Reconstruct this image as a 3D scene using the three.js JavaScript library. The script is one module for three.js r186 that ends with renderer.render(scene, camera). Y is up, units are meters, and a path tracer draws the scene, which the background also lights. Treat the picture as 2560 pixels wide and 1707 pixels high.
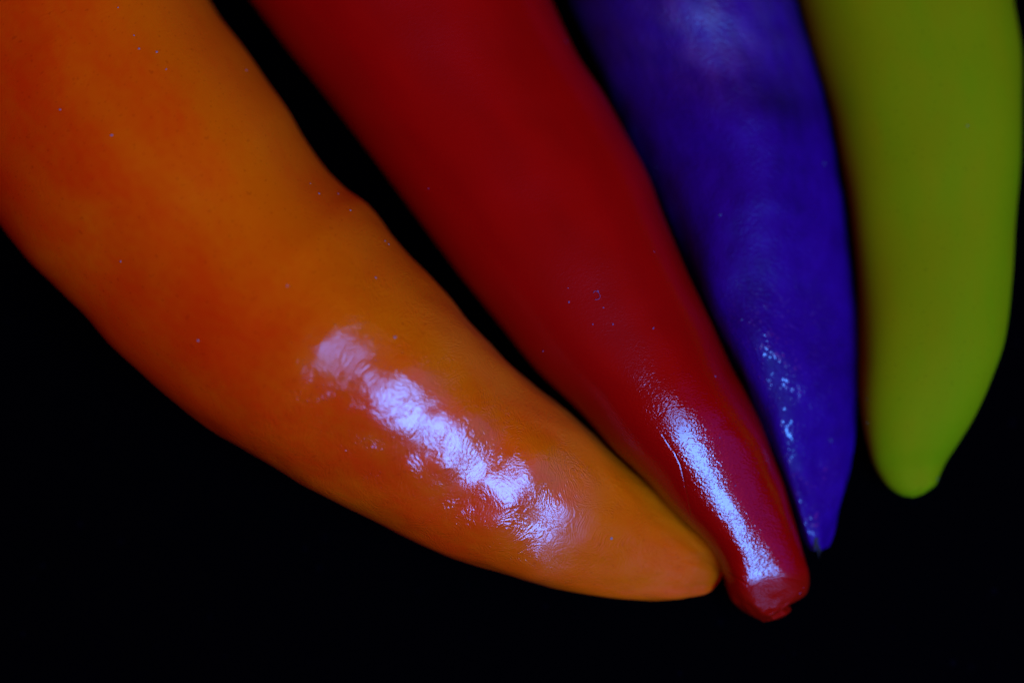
import * as THREE from 'three';
import { mergeGeometries } from 'three/addons/utils/BufferGeometryUtils.js';
import { RectAreaLightUniformsLib } from 'three/addons/lights/RectAreaLightUniformsLib.js';
import { createNoise3D } from 'simplex-noise';

// ---------------------------------------------------------------- camera, lamps, exposure
RectAreaLightUniformsLib.init();
const scene = new THREE.Scene();
const TILT = THREE.MathUtils.degToRad(16), DIST = 0.40;
const TARGET = new THREE.Vector3(0, 0.012, 0);
const VIEW = new THREE.Vector3(0, Math.cos(TILT), Math.sin(TILT));       // from the peppers towards the macro lens
const camera = new THREE.PerspectiveCamera(2 * THREE.MathUtils.radToDeg(Math.atan(0.04 / 0.40)), 1024 / 682, 0.02, 20);
camera.position.copy(TARGET).addScaledVector(VIEW, DIST);
camera.up.set(0, 0, -1);
camera.lookAt(TARGET);
camera.focus = 0.3905;
camera.userData.fStop = 5.6;

const renderer = new THREE.WebGLRenderer({ antialias: true });
renderer.setSize(1024, 682);
renderer.toneMapping = THREE.LinearToneMapping;
renderer.toneMappingExposure = 1;
renderer.shadowMap.enabled = true;
scene.background = new THREE.Color(0, 0, 0);

function areaLight(color, power, dir, dist, w, h) {
  const l = new THREE.RectAreaLight(new THREE.Color().setRGB(...color), power, w, h);
  l.name = 'areaLight';
  l.position.copy(TARGET).addScaledVector(new THREE.Vector3(...dir).normalize(), dist);
  l.lookAt(TARGET);
  scene.add(l);
  return l;
}
// bluish key softbox over the tips, a large unseen red fill added overhead to lift the diffuse red, and a dim violet window-like panel far to the right
areaLight([0.065, 0.29, 1.0], 48, [0.577, 1.0, 0.727], 0.62, 0.32, 0.32);
areaLight([1.0, 0.045, 0.0], 0.95, [0.12, 1, 0.1], 0.9, 1.7, 1.7);
areaLight([0.10, 0.05, 1.0], 1.0, [0.93, 0.5, 0.12], 0.9, 0.42, 0.75);

// ---------------------------------------------------------------- helpers
function rng(seed) { let a = seed >>> 0; return () => { a = (a + 0x6d2b79f5) | 0; let t = Math.imul(a ^ (a >>> 15), 1 | a); t = (t + Math.imul(t ^ (t >>> 7), 61 | t)) ^ t; return ((t ^ (t >>> 14)) >>> 0) / 4294967296; }; }
const noise = createNoise3D(rng(77));
const lin = (a, b, x) => { const t = (x - a) / (b - a), k = 0.08; return t < -k ? 0 : t < k ? (t + k) ** 2 / (4 * k) : t < 1 - k ? t : t < 1 + k ? 1 - (1 + k - t) ** 2 / (4 * k) : 1; };   // a ramp with rounded ends
const sm = (a, b, x) => { const t = Math.min(1, Math.max(0, (x - a) / (b - a))); return t * t * (3 - 2 * t); };
const mm = 0.001;
function tag(o, label, category, group) { o.userData = { label, category }; if (group) o.userData.group = group; return o; }

// A pepper is lofted through stations [left x, left z, right x, right z, axis height, half width] in millimetres.
class Pepper {
  constructor(stations, o) {
    this.st = stations; this.o = o; this.n = stations.length;
    this.t = [0];
    const mid = (s) => [(s[0] + s[2]) / 2, s[4], (s[1] + s[3]) / 2];
    for (let i = 1; i < this.n; i++) { const a = mid(stations[i - 1]), b = mid(stations[i]); this.t.push(this.t[i - 1] + Math.hypot(a[0] - b[0], a[1] - b[1], a[2] - b[2])); }
    this.len = this.t[this.n - 1];
  }
  tOfQ(q) { const i = Math.min(this.n - 2, Math.max(0, Math.floor(q))); return this.t[i] + (this.t[i + 1] - this.t[i]) * (q - i); }
  qOfT(t) { let i = 0; while (i < this.n - 2 && this.t[i + 1] < t) i++; return i + (t - this.t[i]) / (this.t[i + 1] - this.t[i]); }
  at(t) {                                             // non-uniform Catmull-Rom, all six values
    let i = 0; while (i < this.n - 2 && this.t[i + 1] < t) i++;
    const T = this.t, S = this.st, i0 = Math.max(0, i - 1), i3 = Math.min(this.n - 1, i + 2), h = T[i + 1] - T[i], x = (t - T[i]) / h, r = [];
    for (let c = 0; c < 6; c++) {
      const m1 = i0 === i ? (S[i + 1][c] - S[i][c]) / h : ((S[i + 1][c] - S[i0][c]) / (T[i + 1] - T[i0]));
      const m2 = i3 === i + 1 ? (S[i + 1][c] - S[i][c]) / h : ((S[i3][c] - S[i][c]) / (T[i3] - T[i]));
      const x2 = x * x, x3 = x2 * x;
      r.push((2 * x3 - 3 * x2 + 1) * S[i][c] + (x3 - 2 * x2 + x) * h * m1 + (-2 * x3 + 3 * x2) * S[i + 1][c] + (x3 - x2) * h * m2);
    }
    return r;
  }
  frame(t) {
    const s = this.at(t), q = this.qOfT(t), o = this.o;
    const mid = new THREE.Vector3((s[0] + s[2]) / 2, s[4], (s[1] + s[3]) / 2), half = new THREE.Vector3((s[2] - s[0]) / 2, 0, (s[3] - s[1]) / 2);
    const w = Math.max(0.05, s[5]), k = t < 9 ? Math.sqrt(Math.max(0.002, 1 - ((9 - t) / 9) ** 2)) : 1;   // rounded shoulder at the far end
    half.multiplyScalar(k);
    return { mid, half, w, q, t, up: k * (w * (o.up ?? 1) + (o.ridge ? o.ridge(q, t) : 0)), down: k * Math.min(s[4] / VIEW.y, w * 1.05), skew: o.skew ? o.skew(q) : 0, lean: o.lean ? o.lean(q) : 0 };
  }
  point(f, th, out) {
    const c = Math.cos(th), s = Math.sin(th), rise = s > 0 ? f.up * (this.o.power ? Math.pow(s, this.o.power) : s) * (1 + f.lean * c) : f.down * s;
    const cc = c + f.skew * s * s * (s > 0 ? 1 : 0);
    out.copy(f.mid).addScaledVector(f.half, cc).addScaledVector(VIEW, rise);
    const d = this.o.relief ? this.o.relief(f, c, s, th) : 0;   // millimetres along the rough outward direction
    if (d) { const hl = f.half.length() || 1; out.addScaledVector(f.half, c * d / hl).addScaledVector(VIEW, s * d); }
    return out;
  }
  grid(t0, t1, rows, cols, closeEnd, closeStart) {
    const pos = [], uv = [], nor = [], idx = [], P = new THREE.Vector3(), A = new THREE.Vector3(), B = new THREE.Vector3(), C = new THREE.Vector3(), D = new THREE.Vector3();
    const e = 0.12, de = 0.01;
    for (let i = 0; i <= rows; i++) {
      const t = t0 + (t1 - t0) * i / rows, f = this.frame(t), fa = this.frame(Math.max(0, t - e)), fb = this.frame(Math.min(this.len, t + e));
      for (let j = 0; j <= cols; j++) {
        const th = -Math.PI / 2 + j / cols * Math.PI * 2;
        this.point(f, th, P); pos.push(P.x * mm, P.y * mm, P.z * mm); uv.push(t / this.len, j / cols);
        this.point(fa, th, A); this.point(fb, th, B); this.point(f, th - de, C); this.point(f, th + de, D);
        B.sub(A); D.sub(C); D.cross(B).normalize();       // outward
        nor.push(D.x, D.y, D.z);
      }
    }
    const W = cols + 1;
    for (let i = 0; i < rows; i++) for (let j = 0; j < cols; j++) { const a = i * W + j; idx.push(a, a + 1, a + W, a + 1, a + W + 1, a + W); }
    for (const [close, row, t] of [[closeEnd, rows, t1], [closeStart, 0, t0]]) if (close) {
      const f = this.frame(t), k = pos.length / 3, sgn = row ? 1 : -1, g = this.frame(t - sgn * 1.0), d = f.mid.clone().sub(g.mid).normalize();
      const c = f.mid.clone().addScaledVector(d, close);
      pos.push(c.x * mm, c.y * mm, c.z * mm); uv.push(t / this.len, 0.5); nor.push(d.x, d.y, d.z);
      for (let j = 0; j < cols; j++) { const a = row * W + j; if (row) idx.push(a, a + 1, k); else idx.push(a + 1, a, k); }
    }
    // make sure that the faces look outwards
    const g = new THREE.BufferGeometry();
    const p0 = new THREE.Vector3(...pos.slice(idx[0] * 3, idx[0] * 3 + 3)), p1 = new THREE.Vector3(...pos.slice(idx[1] * 3, idx[1] * 3 + 3)), p2 = new THREE.Vector3(...pos.slice(idx[2] * 3, idx[2] * 3 + 3));
    const fn = p1.sub(p0).cross(p2.sub(p0)), n0 = new THREE.Vector3(...nor.slice(idx[0] * 3, idx[0] * 3 + 3));
    if (fn.dot(n0) < 0) for (let i = 0; i < idx.length; i += 3) { const a = idx[i]; idx[i] = idx[i + 1]; idx[i + 1] = a; }
    const mid = Math.floor(rows / 2) * W + Math.floor(cols / 2);
    if (nor[mid * 3 + 1] < 0) for (let i = 0; i < nor.length; i++) nor[i] = -nor[i];
    g.setAttribute('position', new THREE.Float32BufferAttribute(pos, 3));
    g.setAttribute('normal', new THREE.Float32BufferAttribute(nor, 3));
    g.setAttribute('uv', new THREE.Float32BufferAttribute(uv, 2));
    g.setIndex(idx);
    return g;
  }
  surface(q, u) {                                    // point and normal on the visible side; u = -1 left edge, +1 right edge
    const th = Math.acos(Math.min(1, Math.max(-1, u))), t = this.tOfQ(q), f = this.frame(t);
    const p = this.point(f, th, new THREE.Vector3()), a = this.point(f, th + 0.02, new THREE.Vector3()), b = this.point(this.frame(t + 0.2), th, new THREE.Vector3());
    const n = a.sub(p).cross(b.sub(p)).normalize(); if (n.dot(VIEW) < 0) n.negate();
    return { p, n };
  }
  texture(w, h, fn, float) {                          // fn(frame, cos, sin, theta, out) for every texel
    const data = float ? new Float32Array(w * h * 4) : new Uint8Array(w * h * 4), out = [0, 0, 0];
    for (let i = 0; i < w; i++) {
      const f = this.frame((i + 0.5) / w * this.len); f.r = f.half.length();
      for (let j = 0; j < h; j++) {
        const th = -Math.PI / 2 + (j + 0.5) / h * Math.PI * 2, k = (j * w + i) * 4;
        fn(f, Math.cos(th), Math.sin(th), th, out);
        for (let c = 0; c < 3; c++) data[k + c] = float ? out[c] : Math.round(255 * Math.min(1, Math.max(0, out[c] <= 0.0031308 ? out[c] * 12.92 : 1.055 * Math.pow(out[c], 1 / 2.4) - 0.055)));
        data[k + 3] = float ? out[3] ?? 1 : 255;
      }
    }
    const tx = new THREE.DataTexture(data, w, h, THREE.RGBAFormat, float ? THREE.FloatType : THREE.UnsignedByteType);
    tx.magFilter = THREE.LinearFilter; tx.wrapS = THREE.ClampToEdgeWrapping; tx.wrapT = THREE.RepeatWrapping; tx.needsUpdate = true;
    if (!float) tx.colorSpace = THREE.SRGBColorSpace;
    return tx;
  }
}
const lines2 = (list) => (q, u, wmm) => {             // depth 0..1 of creases given as [station, u, width mm] polylines
  let best = 0;
  for (const l of list) for (let i = 0; i < l.pts.length - 1; i++) {
    const [q0, u0] = l.pts[i], [q1, u1] = l.pts[i + 1], sx = l.sx, sy = wmm;   // mm per station, mm per unit of u
    const ax = q0 * sx, ay = u0 * sy, bx = q1 * sx, by = u1 * sy, px = q * sx, py = u * sy, dx = bx - ax, dy = by - ay;
    const t = Math.min(1, Math.max(0, ((px - ax) * dx + (py - ay) * dy) / (dx * dx + dy * dy))), d = Math.hypot(px - ax - t * dx, py - ay - t * dy);
    const v = Math.exp(-d * d / (l.w * l.w)); if (v > best) best = v;
  }
  return best;
};
function specks(pepper, list, seed, size) {           // dust flecks lying on the skin, one part
  const r = rng(seed), gs = [];
  for (const [q, u, s = 1] of list) {
    const { p, n } = pepper.surface(q, u), g = new THREE.IcosahedronGeometry(1, 1), a = size * s * (0.7 + 0.6 * r());
    g.scale(a * (0.7 + 0.9 * r()), a * 0.5, a * (0.7 + 0.9 * r())); g.rotateY(r() * 6);
    g.applyQuaternion(new THREE.Quaternion().setFromUnitVectors(new THREE.Vector3(0, 1, 0), n));
    g.translate(p.x + n.x * a * 0.2, p.y + n.y * a * 0.2, p.z + n.z * a * 0.2); g.scale(mm, mm, mm); gs.push(g);
  }
  return mergeGeometries(gs);
}
function part(name, geometry, material, parent, kind) {
  const m = new THREE.Mesh(geometry, material); m.name = name; m.castShadow = m.receiveShadow = true;
  if (kind) m.userData.kind = kind;
  parent.add(m); return m;
}
function thing(name, pepper, q) {                     // a Group at the thing's base
  const g = new THREE.Group(); g.name = name; const c = pepper.frame(pepper.tOfQ(q)).mid;
  g.position.set(c.x * mm, 0, c.z * mm); scene.add(g); return g;
}
function settle(g) { for (const c of g.children) c.geometry.translate(-g.position.x, 0, -g.position.z); }

// ---------------------------------------------------------------- the surface: black matt board
{
  const w = 1024, data = new Uint8Array(w * w * 4), r = rng(5);
  const dust = []; for (let i = 0; i < 500; i++) dust.push([r() * w, r() * w, 0.6 + 2.2 * r() * r(), 0.2 + 0.8 * r()]);
  const v = new Float32Array(w * w);
  for (const [x, y, s, a] of dust) for (let j = -8; j <= 8; j++) for (let i = -8; i <= 8; i++) { const X = (Math.floor(x) + i + w) % w, Y = (Math.floor(y) + j + w) % w; v[Y * w + X] += a * Math.exp(-(i * i * (0.5 + a) + j * j) / (s * s)); }
  for (let i = 0; i < w * w; i++) { const g = Math.min(60, 3 + 26 * v[i] + 2 * r()); data.set([g * 0.5, g * 0.5, g, 255], i * 4); }
  const tx = new THREE.DataTexture(data, w, w); tx.magFilter = THREE.LinearFilter; tx.wrapS = tx.wrapT = THREE.RepeatWrapping; tx.repeat.set(10, 10); tx.colorSpace = THREE.SRGBColorSpace; tx.needsUpdate = true;
  const g = new THREE.BoxGeometry(1.6, 0.012, 1.6); g.translate(0, -0.006, 0);
  const board = new THREE.Mesh(g, new THREE.MeshPhysicalMaterial({ map: tx, color: new THREE.Color().setRGB(0.13, 0.13, 0.14), roughness: 0.7, specularIntensity: 0.01 }));
  board.name = 'tabletop'; board.receiveShadow = true;
  board.userData = { kind: 'structure', label: 'matt black tabletop under the four peppers', category: 'tabletop' };
  scene.add(board);
}

// ---------------------------------------------------------------- stations along each pepper and flecks on it [station, across]
const ORANGE_STATIONS = [
  [-84.1, -66.9, -60.1, -79.8, 11.9, 12.9],
  [-79.1, -50.9, -46.4, -64.6, 14.4, 15.7],
  [-72.8, -34.7, -42.3, -53.7, 15.7, 17.1],
  [-67.1, -24.2, -38.4, -45.4, 16.1, 17.4],
  [-63.2, -17.9, -35.1, -39.5, 16.1, 17.5],
  [-60.0, -13.1, -31.9, -35.1, 16.1, 17.5],
  [-56.8, -9.1, -29.3, -31.3, 16.0, 17.3],
  [-53.4, -5.8, -26.6, -27.6, 15.7, 17.0],
  [-50.0, -2.4, -24.5, -23.9, 15.3, 16.6],
  [-46.9, 1.2, -22.0, -20.3, 15.0, 16.3],
  [-43.2, 4.5, -19.8, -18.0, 14.8, 16.1],
  [-39.1, 8.1, -17.1, -15.8, 14.6, 15.9],
  [-34.0, 12.1, -13.9, -12.1, 14.1, 15.4],
  [-29.0, 14.8, -10.0, -7.8, 13.4, 14.6],
  [-24.0, 17.4, -6.2, -3.9, 12.6, 13.7],
  [-18.9, 20.2, -2.8, -0.2, 11.8, 12.8],
  [-13.9, 22.6, -0.2, 2.6, 11.0, 12.0],
  [-8.9, 24.6, 2.6, 4.9, 10.3, 11.2],
  [-3.8, 26.3, 6.3, 7.8, 9.5, 10.3],
  [1.2, 27.7, 9.9, 10.7, 8.5, 9.2],
  [6.3, 28.7, 14.0, 14.5, 7.3, 7.9],
  [11.4, 29.4, 17.6, 17.5, 6.0, 6.6],
  [16.0, 29.6, 20.7, 19.9, 5.2, 5.2],
  [19.5, 29.2, 22.9, 22.2, 5.2, 3.9],
  [22.2, 28.8, 24.1, 23.5, 5.2, 2.8],
  [23.3, 28.3, 24.7, 24.9, 5.2, 1.7],
  [24.0, 27.6, 24.7, 26.2, 5.2, 0.7],
];
const RED_STATIONS = [
  [-48.4, -66.0, -16.9, -87.0, 16.4, 17.8],
  [-43.4, -58.7, -11.5, -77.7, 16.1, 17.5],
  [-38.0, -49.8, -5.1, -65.2, 15.6, 16.9],
  [-31.5, -41.8, 0.7, -51.3, 14.7, 15.9],
  [-27.1, -36.0, 4.7, -42.2, 13.7, 14.8],
  [-22.7, -30.5, 7.8, -35.5, 12.9, 14.0],
  [-18.4, -24.9, 10.9, -30.7, 12.4, 13.4],
  [-14.1, -19.0, 13.5, -25.9, 12.0, 13.1],
  [-9.9, -13.2, 16.1, -20.8, 11.6, 12.6],
  [-5.8, -7.7, 18.1, -15.6, 11.0, 12.0],
  [-1.7, -2.6, 20.6, -9.5, 10.2, 11.1],
  [2.3, 2.2, 22.9, -4.6, 9.4, 10.2],
  [7.2, 6.9, 25.2, 0.3, 8.5, 9.2],
  [11.4, 11.5, 27.6, 5.0, 7.6, 8.3],
  [15.4, 15.1, 29.6, 9.2, 6.8, 7.4],
  [18.7, 18.8, 31.2, 13.5, 6.0, 6.6],
  [21.8, 21.7, 32.6, 17.5, 5.4, 5.8],
  [23.7, 24.0, 33.7, 21.2, 4.9, 5.3],
  [24.6, 26.2, 34.4, 24.0, 4.5, 4.9],
  [25.7, 29.1, 34.9, 26.7, 4.1, 4.4],
  [27.2, 30.5, 34.5, 28.3, 4.0, 3.6],
  [28.3, 31.1, 33.2, 29.2, 4.0, 2.7],
  [29.1, 31.4, 32.3, 29.4, 4.0, 2.0],
  [29.6, 31.6, 32.7, 30.3, 4.0, 1.4],
  [30.1, 31.6, 32.0, 31.0, 4.0, 0.9],
];
const BLUE_STATIONS = [
  [-5.2, -77.5, 22.4, -81.1, 9.2, 12.5],
  [-1.4, -66.9, 28.2, -68.0, 9.5, 12.8],
  [3.4, -55.3, 31.7, -55.8, 9.5, 12.8],
  [7.1, -43.9, 34.9, -43.9, 9.3, 12.5],
  [10.0, -36.7, 36.6, -36.7, 9.0, 12.1],
  [13.1, -29.1, 38.1, -29.6, 8.5, 11.5],
  [16.4, -22.1, 39.3, -22.6, 7.9, 10.7],
  [19.5, -14.6, 40.2, -15.7, 7.3, 9.8],
  [22.5, -7.2, 41.1, -8.3, 6.5, 8.8],
  [25.3, -0.9, 41.4, -1.5, 5.7, 7.7],
  [27.9, 4.5, 41.4, 4.2, 4.9, 6.6],
  [29.7, 8.5, 41.1, 8.5, 4.1, 5.5],
  [31.4, 12.7, 40.2, 12.9, 3.5, 4.3],
  [32.9, 16.9, 39.2, 16.6, 3.5, 3.2],
  [34.0, 20.1, 38.4, 19.8, 3.5, 2.3],
  [34.7, 21.9, 37.9, 21.6, 3.5, 1.6],
  [35.4, 23.0, 37.4, 22.7, 3.5, 1.0],
];
const YELLOW_STATIONS = [
  [26.0, -75.1, 51.8, -77.4, 11.9, 11.7],
  [28.9, -64.3, 56.7, -65.4, 12.6, 12.3],
  [31.7, -52.7, 59.2, -53.8, 12.8, 12.5],
  [34.7, -42.7, 60.4, -42.7, 12.5, 12.2],
  [36.6, -35.9, 61.2, -36.7, 11.9, 11.7],
  [38.4, -29.2, 61.1, -30.3, 11.3, 11.1],
  [39.5, -22.5, 60.7, -23.4, 10.6, 10.4],
  [40.4, -15.9, 59.9, -15.9, 9.8, 9.6],
  [41.1, -8.0, 59.2, -8.6, 9.2, 9.0],
  [41.1, -0.2, 58.3, -1.2, 8.4, 8.2],
  [41.1, 4.9, 56.5, 3.8, 7.5, 7.3],
  [41.5, 8.9, 54.7, 7.5, 6.4, 6.3],
  [42.2, 11.8, 52.9, 10.3, 5.3, 5.2],
  [43.1, 13.6, 51.3, 12.6, 4.2, 4.1],
  [44.2, 15.2, 50.6, 14.1, 4.0, 3.1],
  [45.5, 16.3, 50.0, 15.4, 4.0, 2.2],
  [46.4, 16.7, 48.7, 16.4, 4.0, 1.1],
];
const ORANGE_SPECKS = [[3.8, 0.38], [4.05, 0.36], [3.24, 0.38], [4.32, 0.45], [4.75, 0.43], [4.12, -0.29], [5.26, -0.12], [5.71, 0.92], [9.28, 0.82], [9.76, 0.81], [10.14, 0.92], [10.87, 0.86], [11.97, 0.91], [12.07, 0.92], [10.53, -0.58], [13.45, 0.37], [11.16, 0.09], [7.78, -0.59], [12.37, 0.64], [20.3, -0.07], [18.95, -0.59]];
const RED_SPECKS = [[4.8, 0.95], [9.74, -0.19], [9.95, 0.05], [9.99, -0.26], [10.3, 0.01], [10.68, -0.0], [10.56, -0.18], [9.56, 0.74], [10.78, -0.79], [7.24, -0.75], [9.74, 1.08], [11.01, 0.35], [13.71, 0.4], [14.95, 0.32], [12.38, 0.74], [19.69, 0.8], [19.4, 0.86]];
const BLUE_SPECKS = [[5.26, -0.93], [5.92, -0.89], [6.76, -0.26], [7.8, -0.11], [8.48, -0.23], [11.3, 0.65], [5.92, 0.83], [3.54, -0.2], [3.58, -0.29]];
const YELLOW_SPECKS = [[10.2, -0.94], [10.88, -0.96], [5.49, 0.31]];
const RED_CREASE = [[13.12, -0.23], [13.36, -0.25], [13.65, -0.26], [14.0, -0.31], [14.36, -0.4], [14.73, -0.51], [15.24, -0.71]];
// ---------------------------------------------------------------- orange pepper
{
  const P = new Pepper(ORANGE_STATIONS, {
    up: 1.0, skew: (q) => 0.12 - 0.05 * sm(18, 21, q), lean: (q) => 0.12 - 0.1 * sm(18, 20, q), ridge: (q) => 1.8 * lin(8.5, 12.7, q) - 2.7 * lin(13.2, 17.6, q) - 2.0 * lin(18.0, 21, q) + 0.7 * sm(21.5, 23.5, q) - 0.15 * sm(10.5, 12, q) * (1 - sm(18.8, 19.6, q)) * Math.sin(2 * Math.PI * (q - 14.6) / 1.8),
    relief: (f, c, s) => { const x = f.t, k = sm(0, 1.2, f.w);
      const lo = 0.35 + 0.65 * sm(9.5, 12, f.q);
      return k * (0.30 * lo * noise(x / 17, c * 0.8, s * 0.8 + 3) + 0.11 * lo * noise(x / 7.5, c * 1.7 + 9, s * 1.7) + 0.03 * lo * noise(x / 3.2, c * 3.2, s * 3.2 + 20)) - 0.14 * sm(23.0, 23.5, f.q); },
  });
  const bump = P.texture(2048, 1400, (f, c, s, th, o) => {
    if (s < -0.35) { o[0] = o[1] = o[2] = 0.5; return; }
    const x = f.t, a = c * f.r, b = s * f.w, wx = x + 0.25 * noise(x / 1.3, a / 1.3, b / 1.3 + 40), d = noise(x / 6, a / 6, b / 6) * 0.6;
    const A = a + x * d * 0.2;
    const n = 0.40 * noise(wx / 0.75, A / 1.2, b / 1.2) + 0.30 * noise(wx / 0.30, A / 0.52, b / 0.52 + 7) + 0.17 * noise(x / 0.15, A / 0.24, b / 0.24);
    const patch = (0.3 + 0.7 * sm(10.6, 13, f.q)) * (0.55 + 0.45 * sm(-0.2, 0.4, s)) * 0.8 * (0.6 + 0.4 * noise(x / 4.5, a / 4.5, b / 4.5 + 60));
    o[0] = o[2] = 0.5 + 0.5 * n * patch; const dry = sm(18.5, 20.0, f.q), wax = 0.3 + 0.7 * sm(13.0, 14.6, f.q); const bloom = sm(0.45, 0.8, c); o[1] = 0.17 + 0.3 * Math.max(dry, bloom); o[3] = wax * (1 - 0.96 * dry) * (1 - 0.6 * bloom);   // g: roughness, the tip is dull and dry
  }, true);
  const seamQ = 23.6;
  const color = P.texture(1024, 512, (f, c, s, th, o) => {
    const x = f.t, a = c * f.r, b = s * f.w;
    let ripe = 0.26 * noise(x / 26, a / 13, b / 13 + 2) + 0.15 * noise(x / 10, a / 6, b / 6 + 12) + 0.10 * noise(x / 2.2, a / 1.6, b / 1.6);
    ripe = sm(-0.75, 0.85, ripe - 0.6 * c - 0.06) * (1 - 0.45 * sm(17, 21, f.q));
    o[0] = 0.45 - 0.02 * ripe; o[1] = 0.072 - 0.056 * ripe; o[2] = 0.0004;
    const end = 1 - 0.14 * sm(22.5, 23.7, f.q); o[0] *= end; o[1] *= end;          // browner dry end
    const fl = noise(x / 0.9, a / 0.9, b / 0.9 + 31); if (fl > 0.86) { o[0] *= 0.8; o[1] *= 0.75; }
  });
  const skin = new THREE.MeshPhysicalMaterial({ map: color, roughness: 1, roughnessMap: bump, bumpMap: bump, bumpScale: 0.00017, specularIntensity: 1, specularIntensityMap: bump });
  const g = thing('orange_pepper', P, 14);
  tag(g, 'large orange pepper, thickest and leftmost of the row, with a wrinkled shine', 'pepper');
  const ts = P.tOfQ(23.3);
  part('body', P.grid(0, ts, 760, 300, 0, 0.3), skin, g);
  part('tip', P.grid(ts, P.len, 60, 300, 0.12, 0), skin, g);
  const dust = new THREE.MeshStandardMaterial({ color: new THREE.Color().setRGB(0.16, 0.09, 0.07), roughness: 0.8 });
  part('dust_specks', specks(P, ORANGE_SPECKS, 3, 0.10), dust, g, 'stuff');
  settle(g);
}

// ---------------------------------------------------------------- red pepper
{
  const crease = lines2([
    { pts: RED_CREASE, sx: 4.9, w: 0.10 },
    { pts: [[17.74, -0.85], [18.02, -0.67], [18.21, -0.45], [18.55, -0.22]], sx: 3.2, w: 0.16 },
    { pts: [[18.55, -0.22], [18.44, 0.15], [18.48, 0.52], [18.83, 0.8]], sx: 3.0, w: 0.20 },
  ]);
  const notch = (f, c, s) => { const d = (f.q - 21.2), e = (c - 0.55); return Math.exp(-d * d / 2.2 - e * e / 0.10); };
  const P = new Pepper(RED_STATIONS, {
    up: 1.0, power: 0.8, skew: (q) => -0.1 * sm(11, 13, q) - 0.2 * sm(12.8, 17.5, q), ridge: (q) => 3.3 * lin(8.0, 12.5, q) - 2.9 * lin(12.5, 18.5, q) - 0.09 * Math.exp(-(((q - 13.4) / 0.18) ** 2)) + (0.3 * sm(18.6, 20, q) + 1.1 * sm(20, 21.5, q)) * (1 - sm(23.2, 24, q)),
    relief: (f, c, s) => { const x = f.t, k = sm(0, 1.5, f.w);
      const lo = 0.3 + 0.7 * sm(10.5, 12.5, f.q), tp = sm(18.2, 19.5, f.q);
      return k * (0.22 * lo * noise(x / 15, c * 0.7 + 30, s * 0.7) + 0.06 * lo * noise(x / 6, c * 1.5 + 5, s * 1.5) + 0.16 * tp * noise(x / 2.6, c * 1.6 + 3, s * 1.6)) - (s > 0 ? 0.35 * notch(f, c, s) * s : 0); },
  });
  const bump = P.texture(2048, 1400, (f, c, s, th, o) => {
    if (s < -0.35) { o[0] = o[1] = o[2] = 0.5; return; }
    const x = f.t, a = c * f.r, b = s * f.w, wx = x + 0.12 * noise(x / 1.1, a / 1.1, b / 1.1 + 40);
    let n = 0.22 * noise(wx / 0.5, a / 0.9, b / 0.9) + 0.34 * noise(wx / 0.20, a / 0.42, b / 0.42 + 7) + 0.15 * noise(x / 0.12, a / 0.22, b / 0.22);
    n *= (0.35 + 0.65 * sm(10.8, 13, f.q)) * (0.7 + 0.3 * noise(x / 4, a / 4, b / 4 + 60));
    if (s > 0 && f.q > 12.8 && f.q < 20) n -= 0.9 * crease(f.q, c, f.r);
    o[0] = o[2] = 0.5 + 0.36 * n; const dry = sm(18.1, 18.7, f.q); o[1] = 0.14 + 0.25 * dry + 0.1 * (1 - sm(10.5, 13, f.q)); o[3] = (1 - 0.92 * dry) * (0.2 + 0.1 * sm(7, 10, f.q) + 0.7 * sm(12.7, 13.7, f.q));
  }, true);
  const color = P.texture(1024, 512, (f, c, s, th, o) => {
    const x = f.t, a = c * f.r, b = s * f.w, m = noise(x / 22, a / 9, b / 9) * 0.6 + noise(x / 8, a / 4, b / 4) * 0.3;
    o[0] = 0.215 * (1 + 0.12 * m); o[1] = 0.0006; o[2] = 0.0004;
    if (f.q > 18.3) { const k = sm(18.3, 19, f.q); o[0] *= 1 - 0.15 * k; o[1] += 0.0015 * k; }
  });
  const skin = new THREE.MeshPhysicalMaterial({ map: color, roughness: 1, roughnessMap: bump, bumpMap: bump, bumpScale: 0.00016, specularIntensity: 1, specularIntensityMap: bump });
  const g = thing('red_pepper', P, 12);
  tag(g, 'glossy red pepper between the orange and the blue one, with a notched creased tip', 'pepper');
  const ts = P.tOfQ(18.45);
  part('body', P.grid(0, ts, 760, 300, 0, 0.3), skin, g);
    part('tip', P.grid(ts, P.len, 90, 300, 0.15, 0), skin, g);
  const dust = new THREE.MeshStandardMaterial({ color: new THREE.Color().setRGB(0.10, 0.02, 0.05), roughness: 0.8 });
  part('dust_specks', specks(P, RED_SPECKS, 4, 0.085), dust, g, 'stuff');
  const pts = []; for (let i = 0; i <= 14; i++) { const a = -0.6 + i / 14 * 4.6, { p, n } = P.surface(10.02 + 0.085 * Math.cos(a), -0.0 + 0.035 * Math.sin(a) + i * 0.002); pts.push(p.addScaledVector(n, 0.05).multiplyScalar(mm)); }
  part('fibre', new THREE.TubeGeometry(new THREE.CatmullRomCurve3(pts), 40, 0.035 * mm, 6), dust, g);
  settle(g);
}

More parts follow.
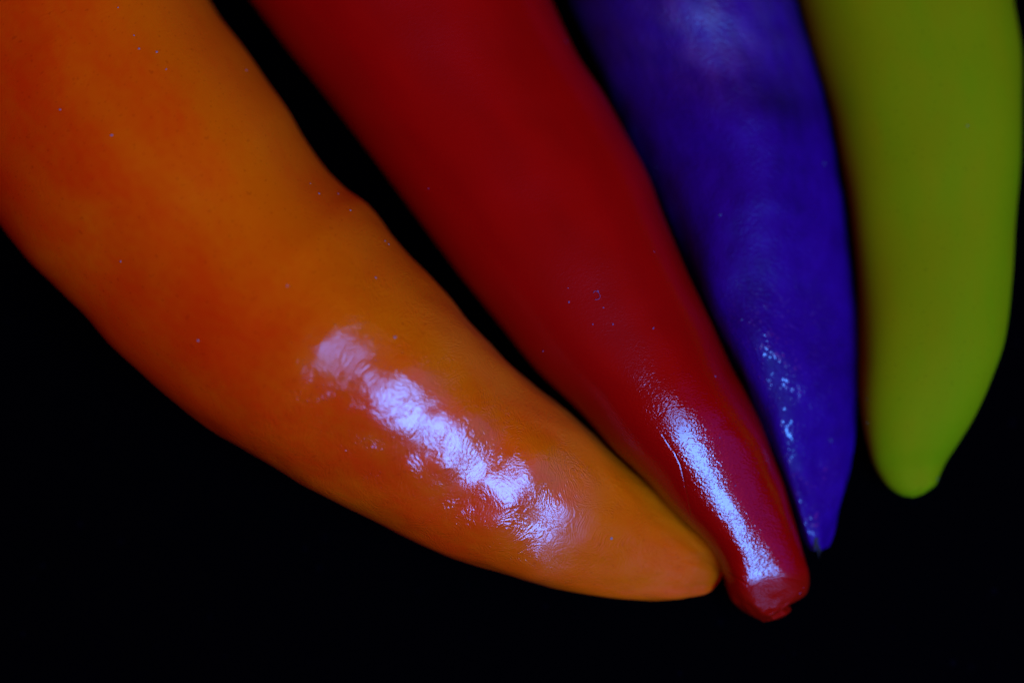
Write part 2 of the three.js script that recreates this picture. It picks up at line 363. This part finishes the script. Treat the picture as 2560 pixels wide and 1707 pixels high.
// ---------------------------------------------------------------- blue pepper
{
  const P = new Pepper(BLUE_STATIONS, {
    up: 1.0, power: 1.2, skew: (q) => -0.46 * sm(5.5, 8, q), lean: (q) => -0.18 * sm(7, 9, q) - 0.15 * sm(9.5, 12, q),
    ridge: (q) => 2.6 * (1 - sm(2.2, 4.3, q)) + 0.8 * sm(4.3, 5.4, q) + 1.0 * lin(6, 9.2, q) - 1.0 * lin(9.2, 12, q),
    relief: (f, c, s) => { const x = f.t, k = sm(0, 1.2, f.w);
      return k * (0.30 * noise(x / 13, c * 0.9 + 50, s * 0.9) + 0.09 * noise(x / 5, c * 1.6 + 5, s * 1.6 + 8)); },
  });
  const bump = P.texture(1536, 1024, (f, c, s, th, o) => {
    if (s < -0.35) { o[0] = o[1] = o[2] = 0.5; return; }
    const x = f.t, a = c * f.r, b = s * f.w;
    const n = 0.5 * noise(x / 0.8, a / 0.7, b / 0.7) + 0.3 * noise(x / 0.42, a / 0.38, b / 0.38 + 7);
    o[0] = o[1] = o[2] = 0.5 + 0.5 * n * (0.6 + 0.4 * noise(x / 3, a / 2, b / 2 + 60));
  }, true);
  const gloss = P.texture(1536, 1024, (f, c, s, th, o) => {      // matt waxy skin with sparse glossy dots
    const x = f.t, a = c * f.r, b = s * f.w, n = noise(x / 0.75, a / 0.6, b / 0.6 + 80) + 0.5 * noise(x / 3.5, a / 2, b / 2 + 90), d = sm(0.42, 0.75, n) * sm(7.6, 9.4, f.q), bl = 1 - sm(3.6, 5.5, f.q);
    o[0] = o[2] = 0; o[1] = 0.46 - 0.26 * d + 0.03 * bl; o[3] = 0.08 + 0.92 * d + 0.9 * bl * (0.75 + 0.4 * noise(x / 5, a / 3, b / 3 + 33));
  }, true);
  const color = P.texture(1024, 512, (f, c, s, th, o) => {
    const x = f.t, a = c * f.r, b = s * f.w;
    const m = 0.5 * noise(x / 12, a / 6, b / 6 + 3) + 0.35 * noise(x / 4, a / 2, b / 2 + 9) + 0.2 * noise(x / 1.2, a / 0.5, b / 0.5);
    const sx = (f.q - 4.8 - 0.25 * c) / 0.42, sy = (c - 0.45) / 0.4, k = (1 + 0.34 * m) * (1 - 0.5 * Math.exp(-sx * sx - sy * sy));  // darker smudge: shade of the ridge dip painted into the skin colour
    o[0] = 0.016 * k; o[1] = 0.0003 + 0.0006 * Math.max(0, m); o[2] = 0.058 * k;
  });
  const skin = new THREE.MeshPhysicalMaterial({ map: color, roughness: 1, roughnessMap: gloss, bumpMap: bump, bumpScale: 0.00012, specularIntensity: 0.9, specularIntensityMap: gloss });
  const g = thing('blue_pepper', P, 9);
  tag(g, 'dark blue pepper between the red and the yellow green one, with a dry pointed tip', 'pepper');
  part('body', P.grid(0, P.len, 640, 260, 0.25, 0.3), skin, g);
  // dried remnant of the flower at the tip
  const r = rng(12), gs = [];
  for (let i = 0; i < 7; i++) {
    const { p, n } = P.surface(15.0 + 0.95 * r(), 0.02 + 0.3 * (r() - 0.5)), a = new THREE.ConeGeometry(0.24 + 0.16 * r(), 1.2 + 1.2 * r(), 7, 3);
    a.rotateX(Math.PI / 2 + 0.5 * (r() - 0.5)); a.rotateY(0.15 + 0.7 * (r() - 0.5)); a.translate(p.x + n.x * 0.05, p.y + n.y * 0.05, p.z + n.z * 0.05); a.scale(mm, mm, mm); gs.push(a);
  }
  const scar = part('flower_scar', mergeGeometries(gs), new THREE.MeshStandardMaterial({ color: new THREE.Color().setRGB(0.004, 0.003, 0.0015), roughness: 0.9 }), g);
  scar.userData.label = 'dry brown flower scar';
  const dust = new THREE.MeshStandardMaterial({ color: new THREE.Color().setRGB(0.02, 0.03, 0.08), roughness: 0.8 });
  part('dust_specks', specks(P, BLUE_SPECKS, 6, 0.10), dust, g, 'stuff');
  settle(g);
}

// ---------------------------------------------------------------- yellow-green pepper
{
  const P = new Pepper(YELLOW_STATIONS, {
    up: 0.80, power: 0.86,
    relief: (f, c, s) => { const x = f.t, k = sm(0, 1.5, f.w); return k * 0.18 * noise(x / 18, c * 0.8 + 70, s * 0.8); },
  });
  const color = P.texture(1024, 512, (f, c, s, th, o) => {
    const x = f.t, a = c * f.r, b = s * f.w, m = 0.6 * noise(x / 25, a / 7, b / 7) + 0.3 * noise(x / 7, a / 3, b / 3) + 0.15 * noise(x / 1.5, a / 0.8, b / 0.8);
    o[0] = 0.124 * (1 - 0.14 * m); o[1] = 0.137 * (1 + 0.04 * m); o[2] = 0.0004;
    const fl = noise(x / 1.1, a / 0.8, b / 0.8 + 31); if (fl > 0.84) { o[0] *= 0.85; o[1] *= 0.85; }
  });
  const skin = new THREE.MeshPhysicalMaterial({ map: color, roughness: 0.75, specularIntensity: 0.02 });
  const g = thing('yellow_green_pepper', P, 8);
  tag(g, 'smooth matt yellow green pepper, rightmost of the row, beside the blue one', 'pepper');
  part('body', P.grid(0, P.len, 480, 220, 0.3, 0.3), skin, g);
  const { p, n } = P.surface(14.3, 0.93), nub = new THREE.SphereGeometry(0.16, 12, 8); nub.scale(0.7, 0.6, 1.5); nub.translate(p.x, p.y, p.z); nub.scale(mm, mm, mm);
  part('flower_scar', nub, new THREE.MeshStandardMaterial({ color: new THREE.Color().setRGB(0.03, 0.04, 0.005), roughness: 0.9 }), g).userData.label = 'small dark flower scar';
  const dust = new THREE.MeshStandardMaterial({ color: new THREE.Color().setRGB(0.06, 0.1, 0.03), roughness: 0.8 });
  part('dust_specks', specks(P, YELLOW_SPECKS, 8, 0.10), dust, g, 'stuff');
  settle(g);
}

renderer.render(scene, camera);
